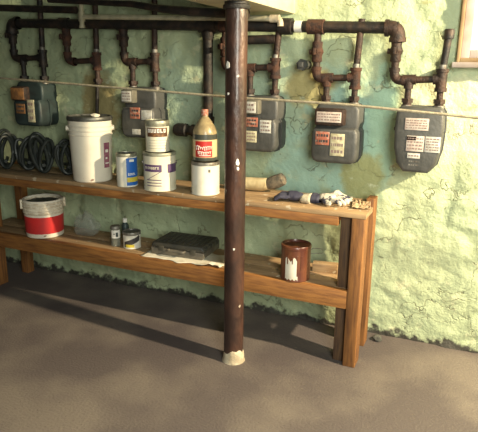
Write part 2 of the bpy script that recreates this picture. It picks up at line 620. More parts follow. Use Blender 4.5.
FY = -0.385
sp('top_plank', 'plank', (-2.72, -0.415, FY, -0.238, 0.693, 0.715))
sp('top_plank', 'plank', (-2.72, -0.462, -0.233, -0.088, 0.693, 0.715))
sp('bottom_plank', 'plank', (-2.72, -0.478, FY + 0.036, -0.238, 0.338, 0.360))
sp('bottom_plank', 'plank', (-2.72, -0.462, -0.233, -0.088, 0.338, 0.360))
sp('top_rail', 'wood', (-2.72, -0.532, FY, FY + 0.035, 0.652, 0.693))
sp('bottom_rail', 'wood', (-2.72, -0.476, FY, FY + 0.036, 0.276, 0.360))
sp('back_rail', 'wood', (-2.72, -0.462, -0.140, -0.105, 0.610, 0.693))
sp('back_rail', 'wood', (-2.72, -0.462, -0.140, -0.105, 0.256, 0.338))
sp('leg', 'wood_up', (-0.475, -0.420, FY, FY + 0.088, 0.0, 0.693))
sp('leg', 'wood_shaded', (-0.530, -0.476, FY + 0.036, FY + 0.115, 0.0, 0.338), (-0.530, -0.476, FY + 0.036, FY + 0.115, 0.360, 0.693))  # inner leg board, the outer board's shade is in its colour
sp('leg', 'wood_up', (-0.461, -0.424, -0.165, -0.085, 0.0, 0.735))
sp('leg', 'wood_up', (-2.66, -2.605, FY + 0.036, FY + 0.115, 0.0, 0.338), (-2.66, -2.605, FY + 0.036, FY + 0.115, 0.360, 0.693))
sp('leg', 'wood_up', (-2.66, -2.605, -0.104, -0.05, 0.0, 0.73))
sp('cross_brace', 'wood_shaded', (-0.475, -0.4615, -0.295, -0.09, 0.27, 0.336))

# ---------------------------------------------------------------- support post
PX, PY = -0.945, -0.545
P = thing('support_post', 'dark rust-brown steel pipe post standing in front of the shelf', 'post', (PX, PY, 0))
b = MB()
pts, rs = [], []
for i in range(40):
    z = 0.0 + 1.528 * i / 39
    pts.append((0, 0, z))
    rs.append(0.0445 + 0.0008 * noise.noise(Vector((0, 0, z * 9))))
b.tube(pts, rs, seg=32)
b.build('pipe', M['post'], P)
b = MB()
b.lathe([(0, 1.522), (0.052, 1.522), (0.054, 1.527), (0.054, 1.536), (0.048, 1.540), (0.048, 1.5495), (0, 1.5495)], 28)
b.build('cap_plate', M['black_iron'], P)
b = MB()
prof = [(0.0435, 0.045), (0.0462, 0.038), (0.0485, 0.022), (0.050, 0.010), (0.053, 0.0005), (0, 0.0005)]
b.lathe(prof, 30)
for v in b.bm.verts:
    a = math.atan2(v.co.y, v.co.x)
    if v.co.z > 0.02:
        v.co.z = max(0.004, v.co.z + 0.030 * math.cos(a + 0.85) - 0.008 + 0.020 * noise.noise(Vector((math.cos(a) * 2.5, math.sin(a) * 2.5, 2.2))))
b.build('foot_crust', M['plaster'], P)['label'] = 'crust of cream paint at the foot'
for ang, z, sz in ((-1.95, 1.31, 0.0095), (-0.95, 0.925, 0.008), (-0.9, 0.90, 0.0055), (-1.9, 1.20, 0.004), (-1.2, 0.55, 0.004)):
    b = MB()
    n_ = 14
    cv = b.bm.verts.new((0.0466 * math.cos(ang), 0.0466 * math.sin(ang), z))
    ring, low = [], []
    for k in range(n_):
        q_ = 2 * PI * k / n_
        rr = sz * (1 + 0.7 * noise.noise(Vector((math.cos(q_) * 1.5, math.sin(q_) * 1.5, z * 20))))
        aa = ang + rr * math.cos(q_) / 0.045
        zz = z + 1.4 * rr * math.sin(q_)
        ring.append(b.bm.verts.new((0.0462 * math.cos(aa), 0.0462 * math.sin(aa), zz)))
        low.append(b.bm.verts.new((0.0440 * math.cos(aa), 0.0440 * math.sin(aa), zz)))
    for k in range(n_):
        b.face([cv, ring[k], ring[(k + 1) % n_]])
        b.face([ring[k], low[k], low[(k + 1) % n_], ring[(k + 1) % n_]])
    b.build('paint_splash', M['white'], P)

# ---------------------------------------------------------------- gas piping
PYY = -0.10


def zmain(x):
    return 1.535 + (x + 2.565) * (1.473 - 1.535) / 2.175


G = thing('gas_main', 'thick black gas main running along the top of the green wall', 'pipe', (-1.5, PYY, 1.5))


def gl(p):
    return (p[0] + 1.5, p[1] - PYY, p[2] - 1.5)


b = MB()
b.tube([gl((-2.565, PYY, zmain(-2.565))), gl((-1.3, PYY, zmain(-1.3))), gl((-0.39, PYY, zmain(-0.39)))], 0.0255, 18)
b.build('pipe', M['black_iron'], G)
for xa, xb, r, m in ((-0.925, -0.865, 0.037, 'black_iron'), (-0.79, -0.715, 0.033, 'rust_iron'), (-1.345, -1.25, 0.034, 'black_iron'),
                     (-1.23, -1.18, 0.033, 'rust_iron'), (-1.83, -1.775, 0.032, 'black_iron'), (-2.21, -2.15, 0.032, 'black_iron')):
    b = MB()
    xs = [xa, xa + 0.012, xb - 0.012, xb]
    b.tube([gl((xa - 0.001, PYY, zmain(xa))), gl((xa, PYY, zmain(xa))), gl((xb, PYY, zmain(xb))), gl((xb + 0.001, PYY, zmain(xb)))],
           [r - 0.006, r, r, r - 0.006], 18)
    b.build('coupling', M[m], G)
for x in (-2.565, -0.390):
    b = MB()
    d = 1 if x < -1 else -1
    z = zmain(x)
    b.tube(arc_pts([gl((x + d * 0.055, PYY, z)), gl((x, PYY, z)), gl((x, PYY, z - 0.055))], 0.04), 0.032, 18)
    b.tube([gl((x + d * 0.055, PYY, z)), gl((x + d * 0.04, PYY, z))], 0.036, 18)
    b.tube([gl((x, PYY, z - 0.04)), gl((x, PYY, z - 0.058))], 0.036, 18)
    b.build('elbow', M['brown_iron' if d < 0 else 'black_iron'], G)
b = MB()
b.tube([gl((-0.850, PYY, zmain(-0.85))), gl((-0.815, PYY, zmain(-0.815)))], 0.0265, 18)
b.build('white_tape', M['white'], G)
b = MB()
zb = 0.985
b.tube([gl((-1.298, PYY, zmain(-1.298) - 0.02)), gl((-1.298, PYY, zb + 0.05))], 0.0245, 18)
b.tube([gl((-1.298, PYY, 1.43)), gl((-1.298, PYY, 1.468))], [0.026, 0.034], 18)
b.build('drop_pipe', M['black_iron'], G)
b = MB()
b.tube(arc_pts([gl((-1.298, PYY, zb + 0.075)), gl((-1.298, PYY, zb)), gl((-1.39, PYY, zb))], 0.05), 0.032, 18)
b.build('elbow', M['black_iron'], G)
b = MB()
b.tube([gl((-1.385, PYY, zb)), gl((-1.42, PYY, zb)), gl((-1.425, PYY, zb)), gl((-1.478, PYY, zb)), gl((-1.492, PYY, zb)), gl((-1.498, PYY, zb))],
       [0.025, 0.025, 0.034, 0.034, 0.027, 0.014], 18)
b.build('end_cap', M['black_iron'], G)


def hexnut(mb, x, y, z, r, h, axis='z'):
    a = Vector((0, 0, h / 2)) if axis == 'z' else (Vector((h / 2, 0, 0)) if axis == 'x' else Vector((0, h / 2, 0)))
    c = Vector((x, y, z))
    mb.tube([c - a, c + a], r, 6)


def manifold(label, xr, xa, xb, zbar, ztop, zport, m, mv, zvalve=None, slant=0.0, stub=None, cap=False, single=False, riser_r=0.0165):
    zm = zmain(xr)
    t = thing('meter_riser', label, 'pipe', (xr, PYY, zbar), 0, 'iron risers between gas main and meters')

    def q(x, z, y=0.0):
        return (x - xr, y, z - zbar)
    b = MB()
    b.tube([q(xr, zm - 0.026), q(xr, zbar + 0.03)], riser_r, 16)
    b.build('riser', M[m], t)
    zv = zvalve or (zm + zbar) / 2 + 0.03
    v = MB()
    v.tube([q(xr, zv + 0.045), q(xr, zv + 0.04), q(xr, zv + 0.02), q(xr, zv), q(xr, zv - 0.02), q(xr, zv - 0.04), q(xr, zv - 0.045)],
           [0.021, 0.024, 0.022, 0.030, 0.022, 0.024, 0.021], 16)
    vo = v.build('valve', M[mv], t)
    v = MB()
    v.tube([q(xr, zv, 0), q(xr, zv, -0.040)], 0.013, 12)
    v.box(-0.005, 0.005, -0.055, -0.038, zv - zbar - 0.014, zv - zbar + 0.014, bev=0.002)
    v.tube([q(xr - 0.036, zv), q(xr, zv)], 0.012, 12)
    v.build('valve_key', M[mv], vo)
    b = MB()
    b.tube(arc_pts([q(xr, zbar + 0.05), q(xr, zbar), q(xr + 0.05, zbar)], 0.035), 0.0205, 16)
    b.tube([q(xr, zbar + 0.035), q(xr, zbar + 0.052)], 0.0235, 16)
    b.tube([q(xr + 0.035, zbar), q(xr + 0.050, zbar)], 0.0235, 16)
    b.build('elbow', M[mv], t)
    b = MB()
    b.tube([q(xr + 0.03, zbar), q(xb, zbar + 0.008)], 0.0150, 14)
    b.build('cross_pipe', M[m], t)
    if not single:
        b = MB()
        b.tube([q(xa - 0.028, zbar + .001), q(xa + 0.028, zbar + .004)], 0.0215, 16)
        b.tube([q(xa, zbar), q(xa, zbar - 0.035)], 0.0205, 16)
        b.build('tee', M[mv], t)
    b = MB()
    b.tube([q(xb, zbar + 0.05), q(xb, zbar + 0.035), q(xb, zbar + 0.034), q(xb, zbar - 0.028), q(xb, zbar - 0.029), q(xb, zbar - 0.045)],
           [0.026, 0.026, 0.0225, 0.0225, 0.026, 0.026], 16)
    b.tube([q(xb - 0.034, zbar + .006), q(xb, zbar + .008)], 0.022, 16)
    b.build('tee', M[mv], t)
    for x in ((xb,) if single else (xa, xb)):
        b = MB()
        b.tube([q(x, zbar - 0.02), q(x - slant, zport + 0.015)], 0.0140, 14)
        b.build('nipple', M[m], t)
        b = MB()
        hexnut(b, *q(x - slant, zport + 0.022), 0.0255, 0.018)
        b.tube([q(x - slant, zport + 0.013), q(x - slant, zport + 0.001)], 0.019, 16)
        b.build('union_nut', M[m], t)
    b = MB()
    b.tube([q(xb, zbar + 0.03), q(xb + 0.012, ztop)], 0.0150, 14)
    b.build('outlet_pipe', M[m if not cap else 'black_iron'], t)
    b = MB()
    b.tube([q(xb, zbar + 0.05), q(xb + .001, zbar + 0.066)], 0.0165, 12)
    b.build('sealing_tape', M['galvanised'], t)
    if cap:
        b = MB()
        b.tube([q(xb + 0.011, ztop - 0.03), q(xb + 0.011, ztop - 0.028), q(xb + 0.012, ztop + 0.004), q(xb + 0.012, ztop + 0.010)], [0.017, 0.021, 0.021, 0.017], 16)
        b.build('cap', M['black_iron'], t)
    if stub:
        b = MB()
        for (p0, p1, r) in stub:
            b.tube([q(*p0), q(*p1)], r, 14)
        b.build('branch_pipe', M['black_iron'], t)
    return t


manifold('darkest iron riser above the leftmost gas meter', -2.565, -2.500, -2.350, 1.338, 1.80, 1.212, 'black_iron', 'black_iron')
manifold('rusty iron riser with capped drop and no meter below', -2.172, -2.06, -1.974, 1.324, 1.80, 1.205, 'brown_iron', 'rust_iron', single=True,
         stub=[((-1.978, 1.22), (-1.995, 1.02), 0.010), ((-1.9935, 1.035), (-1.995, 1.018), 0.014)])
manifold('iron riser above the meter behind the stacked cans', -1.795, -1.745, -1.606, 1.322, 1.80, 1.197, 'brown_iron', 'brown_iron')
manifold('iron riser partly hidden behind the support post', -1.205, -1.070, -0.942, 1.298, zmain(-0.94) - 0.02, 1.172, 'brown_iron', 'rust_iron',
         zvalve=1.40, stub=[((-1.20, 1.427), (-0.945, 1.432), 0.021)])
manifold('rust coloured iron riser above the boxy grey meter', -0.742, -0.690, -0.560, 1.258, zmain(-0.56) + 0.035, 1.152, 'brown_iron', 'rust_iron', zvalve=1.375)
manifold('brown iron riser at the right end of the main', -0.392, -0.328, -0.196, 1.257, 1.455, 1.150, 'brown_iron', 'brown_iron', zvalve=1.378, cap=True)

# cream conduit in front of the main
Cn = thing('conduit', 'thin cream painted pipe running just above the black gas main', 'pipe', (-1.5, -0.148, 1.54))
b = MB()


def ql(x, z, y=-0.148):
    return (x + 1.5, y + 0.148, z - 1.54)


b.tube([ql(-2.02, 1.552), ql(-0.93, 1.5185)], 0.0125, 12)
b.build('pipe', M['pipe_cream'], Cn)
b = MB()
b.tube([ql(-2.018, 1.80), ql(-2.022, 1.498)], 0.0125, 12)
b.tube([ql(-2.0215, 1.575), ql(-2.0215, 1.530)], 0.018, 12)
b.tube([ql(-2.022, 1.509), ql(-2.022, 1.496)], 0.0155, 12)
b.build('upright', M['pipe_cream'], Cn)
b = MB()
b.tube([ql(-0.955, 1.5192), ql(-0.912, 1.518)], 0.0175, 12)
b.tube(arc_pts([ql(-0.93, 1.5185), ql(-0.908, 1.518), ql(-0.906, 1.485)], 0.02), 0.014, 12)
b.build('elbow', M['plaster'], Cn)

b = MB()
b.tube([(-0.6, 0, 0.03), (0, 0, 0), (0.06, 0.0, -0.003)], 0.0185, 14)
o = b.build('upper_pipe', M['black_iron'], loc=(-2.10, -0.165, 1.588))
tag(o, 'short dark pipe over the left end of the gas main', 'pipe')
b = MB()
pp = [(-2.10, -0.30, 1.622), (-1.85, -0.30, 1.604), (-1.60, -0.30, 1.587), (-1.43, -0.30, 1.560), (-1.28, -0.30, 1.545), (-1.0, -0.30, 1.526)]
b.tube([(p[0] + 1.5, p[1] + 0.3, p[2] - 1.57) for p in pp], [0.013, 0.013, 0.015, 0.018, 0.021, 0.021], 12)
o = b.build('sloping_pipe', M['black_iron'], loc=(-1.5, -0.3, 1.57))
tag(o, 'dark pipe sloping down along the top edge to the post', 'pipe')
b = MB()
b.tube([(0, 0.10, 0), (0, 0.0, 0)], 0.022, 14)
b.tube([(0, 0.0, 0), (0, -0.028, 0)], 0.027, 6)
b.box(-0.012, 0.012, -0.045, -0.028, -0.012, 0.012, bev=0.002)
o = b.build('plugged_stub', M['meter_grey'], loc=(-0.815, -0.07, 1.318))
tag(o, 'small dark plugged pipe stub left of the rusty riser', 'pipe')

# ---------------------------------------------------------------- gas meters


def prints(mb, x0, x1, z0, z1, y, rows, seed, mi=0):
    rnd = random.Random(seed)
    h = (z1 - z0) / rows
    for r in range(rows):
        x = x0
        zc = z1 - (r + 0.5) * h
        while x < x1 - 0.002:
            wd = min(rnd.uniform(0.004, 0.012), x1 - x)
            mb.box(x, x + wd, y - 0.0006, y + 0.0004, zc - h * 0.22, zc + h * 0.22, mi)
            x += wd + rnd.uniform(0.002, 0.005)


def meter(label, xc, zb_, zt_, width, body, plates, kind, ports, ybk=-0.032, depth=0.148, boxmat=None, lift=None):
    t = thing('gas_meter', label, 'gas meter', (xc, -0.10, zb_), 0, 'gas meters along the green wall')
    H = zt_ - zb_
    hw = width / 2
    yf = ybk - depth + 0.10
    yb = ybk + 0.10
    case = MB()
    if kind == 'shield':
        ol = [(-0.052, 0.0), (0.052, 0.0), (0.064, 0.016), (0.082, 0.038), (hw - 0.012, 0.068), (hw - 0.004, 0.100), (hw, 0.19), (hw - 0.004, H - 0.02),
              (hw - 0.020, H), (-hw + 0.020, H), (-hw + 0.004, H - 0.02), (-hw, 0.19), (-hw + 0.004, 0.100), (-hw + 0.012, 0.068), (-0.082, 0.038), (-0.064, 0.016)]
        case.prism(ol, yf, yb, bev=0.014)
        case.box(-hw - 0.008, hw + 0.008, yf + 0.045, yf + 0.062, 0.172, 0.188, bev=0.003)
    else:
        zc = H * 0.60
        ol = [(-hw + 0.030, 0.0), (hw - 0.030, 0.0), (hw - 0.012, 0.008), (hw - 0.002, 0.028), (hw, 0.06), (hw - 0.002, zc - 0.02), (hw - 0.014, zc),
              (-hw + 0.014, zc), (-hw + 0.002, zc - 0.02), (-hw, 0.06), (-hw + 0.002, 0.028), (-hw + 0.012, 0.008)]
        case.prism(ol, yf, yb, bev=0.016)
        up = [(-hw + 0.012, zc - 0.01), (hw - 0.012, zc - 0.01), (hw - 0.004, zc + 0.02), (hw - 0.006, H - 0.025), (hw - 0.022, H - 0.004), (hw - 0.04, H),
              (-hw + 0.04, H), (-hw + 0.022, H - 0.004), (-hw + 0.006, H - 0.025), (-hw + 0.004, zc + 0.02)]
        case.prism(up, yf + 0.030, yb, bev=0.014)
    case.build('case', M[body], t)
    rim = MB()
    # seam flange between front and back shells
    s = 0.006
    o2 = [(x * (1 + s / hw), z + (s * 0.6 if z > H / 2 else -s * 0.6)) for x, z in ol]
    rim.prism(o2, yf + 0.072, yf + 0.082)
    rim.build('seam_flange', M[body], t)
    if kind != 'shield':
        ib = MB()
        ix0, ix1, iz0, iz1 = boxmat
        ib.box(ix0, ix1, yf - 0.012, yf + 0.045, iz0, iz1, bev=0.010)
        io = ib.build('index_box', M['meter_tan' if kind == 'tan' else 'brown_iron' if kind == 'rusty' else 'meter_grey'], t)
    for px in ports:
        pm = MB()
        pm.tube([(px - xc, 0, H - 0.012), (px - xc, 0, H + 0.004)], 0.024, 16)
        pm.build('port_collar', M['galvanised'], t)
    for i, (x0, x1, z0, z1, m, ink, rows) in enumerate(plates):
        yy = yf
        if kind != 'shield' and boxmat and z0 >= boxmat[2] - 0.002:
            yy = yf - 0.012
        pl = MB()
        pl.box(x0, x1, yy - 0.0025, yy + 0.003, z0, z1, bev=0.0008)
        po = pl.build('label_plate', M[m], t)
        if ink:
            im = MB()
            prints(im, x0 + 0.005, x1 - 0.005, z0 + 0.005, z1 - 0.004, yy - 0.0025, rows, i * 13 + int(abs(xc) * 100))
            im.build('printing', M['faint_ink' if m in ('plate_pink', 'plate_white', 'plate_cream') else ink], po)
    return t


# rightmost, shield-shaped
t5 = meter('slate grey shield-shaped gas meter at far right of the row', -0.262, 0.872, 1.150, 0.200, 'meter_grey',
           [(-0.056, 0.040, 0.182, 0.232, 'plate_pink', 'ink', 4), (-0.044, 0.028, 0.092, 0.158, 'plate_pink', 'ink', 4), (0.032, 0.094, 0.092, 0.158, 'plate_white', 'ink', 5),
            (-0.036, 0.016, 0.062, 0.084, 'plate_white', 'ink', 1), (-0.044, -0.004, 0.138, 0.156, 'plate_red', None, 0)], 'shield', (-0.328, -0.196))
em = MB()
prints(em, -0.028, 0.016, 0.026, 0.056, -0.080, 2, 4)
em.build('raised_digits', M['galvanised'], t5)
# boxy with rounded foot
meter('boxy grey gas meter with red and cream plates below rusty riser', -0.624, 0.884, 1.152, 0.214, 'meter_grey',
      [(-0.080, 0.032, 0.186, 0.232, 'plate_pink', 'ink', 3), (-0.084, -0.020, 0.082, 0.142, 'plate_red', 'ink', 2), (-0.014, 0.050, 0.036, 0.136, 'plate_cream', 'ink', 3)],
      'rusty', (-0.690, -0.560), boxmat=(-0.092, 0.044, 0.170, 0.246))
# behind the post
meter('grey gas meter half hidden behind the support post', -1.005, 0.912, 1.172, 0.205, 'meter_grey',
      [(-0.048, 0.010, 0.118, 0.162, 'plate_red', 'ink', 2), (0.022, 0.078, 0.092, 0.152, 'plate_white', 'ink', 3), (-0.048, 0.006, 0.044, 0.098, 'plate_cream', 'ink', 3),
       (-0.044, 0.004, 0.184, 0.236, 'plate_white', 'ink', 2)],
      'tan', (-1.070, -0.942), boxmat=(-0.056, 0.016, 0.176, 0.246))
# behind the cans
meter('dark grey gas meter behind the two stacked paint cans', -1.676, 0.938, 1.197, 0.205, 'meter_grey',
      [(-0.080, -0.022, 0.188, 0.240, 'plate_white', 'ink', 3), (-0.040, 0.020, 0.100, 0.158, 'plate_red', 'ink', 2), (0.030, 0.092, 0.096, 0.146, 'plate_white', None, 0),
       (-0.030, 0.020, 0.018, 0.046, 'plate_white', None, 0)],
      'tan', (-1.745, -1.606), boxmat=(-0.088, -0.014, 0.178, 0.248))
# leftmost
meter('dark teal gas meter with rusty front, leftmost on the wall', -2.428, 0.962, 1.212, 0.205, 'meter_teal',
      [(-0.095, 0.000, 0.150, 0.215, 'plate_orange', None, 0), (-0.075, -0.010, 0.070, 0.125, 'plate_orange', 'ink', 2), (0.010, 0.060, 0.024, 0.150, 'plate_cream', 'ink', 3)],
      'rusty', (-2.500, -2.350), boxmat=(-0.098, 0.004, 0.142, 0.222))

# cord strung across
b = MB()
ctrl = [(-3.6, 1.285), (-2.46, 1.233), (-1.673, 1.199), (-1.026, 1.171), (-0.57, 1.160), (-0.034, 1.127), (0.8, 1.075)]
pts = []
for i in range(len(ctrl) - 1):
    for k in range(8):
        s = k / 8
        x = ctrl[i][0] + (ctrl[i + 1][0] - ctrl[i][0]) * s
        z = ctrl[i][1] + (ctrl[i + 1][1] - ctrl[i][1]) * s
        pts.append((x + 1.0, 0, z - 1.17))
b.tube(pts, 0.0055, 8)
o = b.build('cord', M['cord'], loc=(-1.0, -0.32, 1.17))
tag(o, 'pale cord strung across in front of all the gas meters', 'cord')

# ---------------------------------------------------------------- top shelf
TZ, LZ = 0.7152, 0.3602


def lerp_r(r0, z0, r1, z1):
    return lambda z: r0 + (r1 - r0) * (z - z0) / (z1 - z0)


def squiggle(mb, rf, a0, a1, zc, amp, loops, r=0.0012, seed=0, mi=0):
    """brush-script like writing wrapped round a round body"""
    rnd = random.Random(seed)
    pts = []
    n = loops * 10
    am = [rnd.uniform(0.5, 1.3) for _ in range(loops + 1)]
    for i in range(n + 1):
        u = i / n
        ph = u * loops * 2 * PI
        a = a0 + (a1 - a0) * u + 0.25 * (a1 - a0) / loops * math.sin(ph)
        z = zc + amp * am[int(u * loops)] * math.cos(ph) + 0.002 * math.sin(u * 9)
        rr = rf(z) + 0.0008
        pts.append((rr * math.cos(a), rr * math.sin(a), z))
    mb.tube(pts, r, 5, mi)


def letters(mb, rf, a0, a1, z0, z1, n, seed=0, mi=0, t=0.0013):
    """a row of blocky worn letters"""
    rnd = random.Random(seed)
    w_ = (a1 - a0) / n
    for i in range(n):
        s = a0 + i * w_
        e = s + w_ * 0.72
        mb.patch(rf, s, s + w_ * 0.25, z0, z1, mi, t=t, n=2)
        if rnd.random() < 0.7:
            mb.patch(rf, s, e, z1 - (z1 - z0) * 0.25, z1, mi, t=t, n=2)
        if rnd.random() < 0.6:
            mb.patch(rf, s, e, z0, z0 + (z1 - z0) * 0.25, mi, t=t, n=2)
        if rnd.random() < 0.6:
            mb.patch(rf, e - w_ * 0.22, e, z0, z1, mi, t=t, n=2)


def bail(name, r, z, parent, m, drop=0.09, back=False, wire=0.0022, tilt=0.25):
    """wire carrying handle folded down along the far side"""
    b = MB()
    pts = []
    for i in range(17):
        a = -PI / 2 + PI * i / 16
        x = -(r + 0.004) * math.cos(a) * (1.0)
        y = (r + 0.004) * math.sin(a)
        pts.append((x, y, z - drop * math.cos(a)))
    b.tube(pts, wire, 6)
    return b.build(name, m, parent)


# five-gallon-like white bucket
x, y = -1.893, -0.290
t = thing('bucket', 'tall white plastic bucket with dark lid at left of shelf top', 'bucket', (x, y, TZ), facing(x, y))
rf = lerp_r(0.101, 0, 0.112, 0.330)
b = MB()
pr = [(0, 0.001), (0.095, 0.0), (0.101, 0.006), (rf(0.02), 0.02), (rf(0.235), 0.235)]
for k in range(3):
    z0 = 0.240 + k * 0.022
    pr += [(rf(z0), z0), (rf(z0) + 0.004, z0 + 0.002), (rf(z0) + 0.004, z0 + 0.006), (rf(z0), z0 + 0.008)]
pr += [(rf(0.318), 0.318), (0.108, 0.322), (0, 0.322)]
b.lathe(pr, 48)
b.build('body', M['bucket_white'], t)
b = MB()
b.lathe([(0.108, 0.316), (0.115, 0.316), (0.117, 0.322), (0.117, 0.332), (0.113, 0.338), (0.107, 0.338), (0.104, 0.331), (0, 0.331)], 48)
b.build('lid', M['tin_lid'], t)
b = MB()
b.patch(rf, 0.62, 0.98, 0.075, 0.205, t=0.001)
lo = b.build('label', M['plum'], t)
b = MB()
b.patch(rf, 0.70, 0.88, 0.155, 0.170, t=0.0016, n=4).patch(rf, 0.70, 0.82, 0.12, 0.13, t=0.0016, n=4).patch(rf, 0.68, 0.92, 0.095, 0.102, t=0.0016, n=4)
b.build('printing', M['white'], lo)
bail('handle', 0.115, 0.275, t, M['galvanised'], 0.11)
b = MB()
for s in (-1, 1):
    b.tube([(0, s * 0.108, 0.275), (0, s * 0.122, 0.275)], 0.013, 12)
b.build('handle_ear', M['bucket_white'], t)
# pale lump lying on the lid
b = MB()
bmesh.ops.create_icosphere(b.bm, subdivisions=3, radius=0.022)
for v in b.bm.verts:
    v.co *= 1 + 0.35 * noise.noise(v.co * 60)
    v.co.z *= 0.45
o = b.build('paper_wad', M['paper'], loc=(x + 0.045, y - 0.01, TZ + 0.341))
tag(o, 'small crumpled paper wad on the lid of the tall white bucket', 'paper')


def paint_can(name, label, x, y, z, r, h, body, lid='tin_lid', rim='tin_rim', top_band=0.0, group='cans on the top shelf', handle=True):
    t = thing(name, label, 'can', (x, y, z), facing(x, y), group)
    b = MB()
    b.lathe([(0, 0.002), (r * 0.94, 0.002), (r * 0.95, 0.0), (r * 1.0, 0.002), (r * 1.0, 0.006), (r * 0.985, 0.008), (r * 0.985, h - 0.012), (r * 0.94, h - 0.010), (0, h - 0.010)], 40)
    b.build('body', M[body], t)
    b = MB()
    b.lathe([(r * 0.985, h - 0.016), (r * 1.015, h - 0.014), (r * 1.015, h - 0.003), (r * 0.99, h), (r * 0.90, h), (r * 0.87, h - 0.006), (r * 0.87, h - 0.009)], 40)
    b.build('rim', M[rim], t)
    b = MB()
    b.lathe([(r * 0.875, h - 0.0085), (r * 0.86, h - 0.003), (r * 0.80, h - 0.003), (r * 0.77, h - 0.007), (0, h - 0.007)], 40)
    b.build('lid', M[lid], t)
    if handle:
        bail('handle', r, h * 0.72, t, M['galvanised'], h * 0.32, wire=0.0016)
        b = MB()
        for s in (-1, 1):
            b.tube([(0, s * r * 0.97, h * 0.72), (0, s * (r + 0.005), h * 0.72)], 0.007, 10)
        b.build('handle_ear', M['galvanised'], t)
    return t, (lambda q: r * 0.985)


t, rf = paint_can('tin_can', 'small can with blue and yellow label beside tall white bucket', -1.641, -0.335, TZ, 0.0525, 0.168, 'can_white', handle=False)
b = MB()
b.patch(rf, -0.05, 2.2, 0.008, 0.146, n=24)
lo = b.build('label', M['blue'], t)
b = MB()
b.patch(rf, -0.02, 2.2, 0.026, 0.050, t=0.0012, n=24)
b.build('yellow_stripe', M['yellow'], lo)
b = MB()
b.patch(rf, 0.25, 0.75, 0.128, 0.140, t=0.0012, n=4)
letters(b, rf, 0.1, 0.9, 0.060, 0.072, 5, 3)
b.build('printing', M['white'], lo)

x, y = -1.450, -0.330
t, rf = paint_can('paint_can', 'cream paint can with purple band, lower of the stack of two', x, y, TZ, 0.0800, 0.188, 'can_cream', handle=True)
b = MB()
b.patch(rf, -1.15, 0.12, 0.098, 0.132, n=20, zf=lambda u, z: z if z > 0.12 or u > .45 else z - 0.0)
b.patch(rf, 0.50, 1.45, 0.092, 0.134, n=16)
b.build('label_band', M['purple'], t)
b = MB()
letters(b, rf, -1.05, -0.02, 0.110, 0.122, 8, 5)
b.build('printing', M['can_cream'], t)
b = MB()
for i in range(3):
    b.patch(rf, -0.9, 0.1, 0.028 + i * 0.014, 0.032 + i * 0.014, n=8)
b.tube([((rf(0) + .001) * math.cos(a), (rf(0) + .001) * math.sin(a), z) for a, z in ((-0.75, 0.062), (-0.4, 0.078), (-0.05, 0.094), (0.1, 0.10))], 0.0014, 5)
b.build('small_print', M['purple'], t)

t, rf = paint_can('paint_can', 'smaller paint can with brown label, stacked on the cream can', x - 0.010, y + 0.003, TZ + 0.1885, 0.0585, 0.150, 'can_cream', rim='tin_rim', handle=False)
b = MB()
b.lathe([(0.0577, 0.122), (0.0585, 0.123), (0.0585, 0.138)], 40)
b.build('top_band', M['tin_rim'], t)
b = MB()
b.patch(rf, -0.95, 0.95, 0.074, 0.117, n=20)
lo = b.build('label', M['label_brown'], t)
b = MB()
letters(b, rf, -0.85, 0.80, 0.094, 0.112, 6, 9)
b.build('printing', M['white'], lo)
b = MB()
for i in range(4):
    b.patch(rf, -0.8, 0.75, 0.018 + i * 0.013, 0.0195 + i * 0.013, n=8, t=0.0005)
b.build('small_print', M['tin_rim'], t)

x, y = -1.203, -0.318
t, rf = paint_can('paint_can', 'plain white paint can standing under the red-labelled bottle', x, y, TZ, 0.0680, 0.158, 'can_white', rim='galvanised', handle=False)
b = MB()
b.patch(rf, 0.20, 0.36, 0.112, 0.126, n=4)
b.build('green_smudge', M['meter_tan'], t)

# bottle on the white can
bx, by, bz = x - 0.002, y, TZ + 0.1585
t = thing('bottle', 'red-labelled plastic bottle of tan liquid on a plain white can', 'bottle', (bx, by, bz), facing(bx, by))
R = 0.0570
prof = [(0, 0.003), (R * 0.8, 0.0), (R * 0.98, 0.006), (R, 0.016), (R, 0.128), (R * 0.97, 0.140), (R * 0.84, 0.160), (R * 0.62, 0.180), (R * 0.44, 0.196), (0.016, 0.206), (0.0145, 0.214), (0.0145, 0.226), (0, 0.226)]
b = MB()
b.lathe(prof, 40)
b.build('body', M['tan_fill'], t)
rfb = lambda z: R
b = MB()
b.lathe([(0.0158, 0.212), (0.0165, 0.214), (0.0165, 0.236), (0.0150, 0.240), (0, 0.240)], 20)
b.build('cap', M['plate_red'], t)
b = MB()
b.patch(rfb, -PI, PI, 0.104, 0.128, n=40, t=0.0006)
b.build('dark_band', M['dark_fill'], t)
b = MB()
b.patch(rfb, -PI, PI, 0.006, 0.020, n=40, t=0.0006)
b.build('dark_band', M['dark_fill'], t)
b = MB()
b.patch(rfb, -2.2, 2.2, 0.022, 0.103, n=36, t=0.0008)
lo = b.build('label', M['label_buff'], t)
b = MB()
b.patch(rfb, -0.85, 0.62, 0.024, 0.098, n=20, t=0.0014)
b.build('label_panel', M['label_red'], lo)
b = MB()
squiggle(b, lambda z: R + 0.001, -0.78, 0.58, 0.066, 0.0085, 8, 0.0016, 2)
squiggle(b, lambda z: R + 0.001, -0.62, 0.50, 0.043, 0.0065, 8, 0.0014, 5)
b.patch(lambda z: R + 0.001, -0.5, 0.5, 0.030, 0.033, n=8)
b.build('lettering', M['white'], lo)

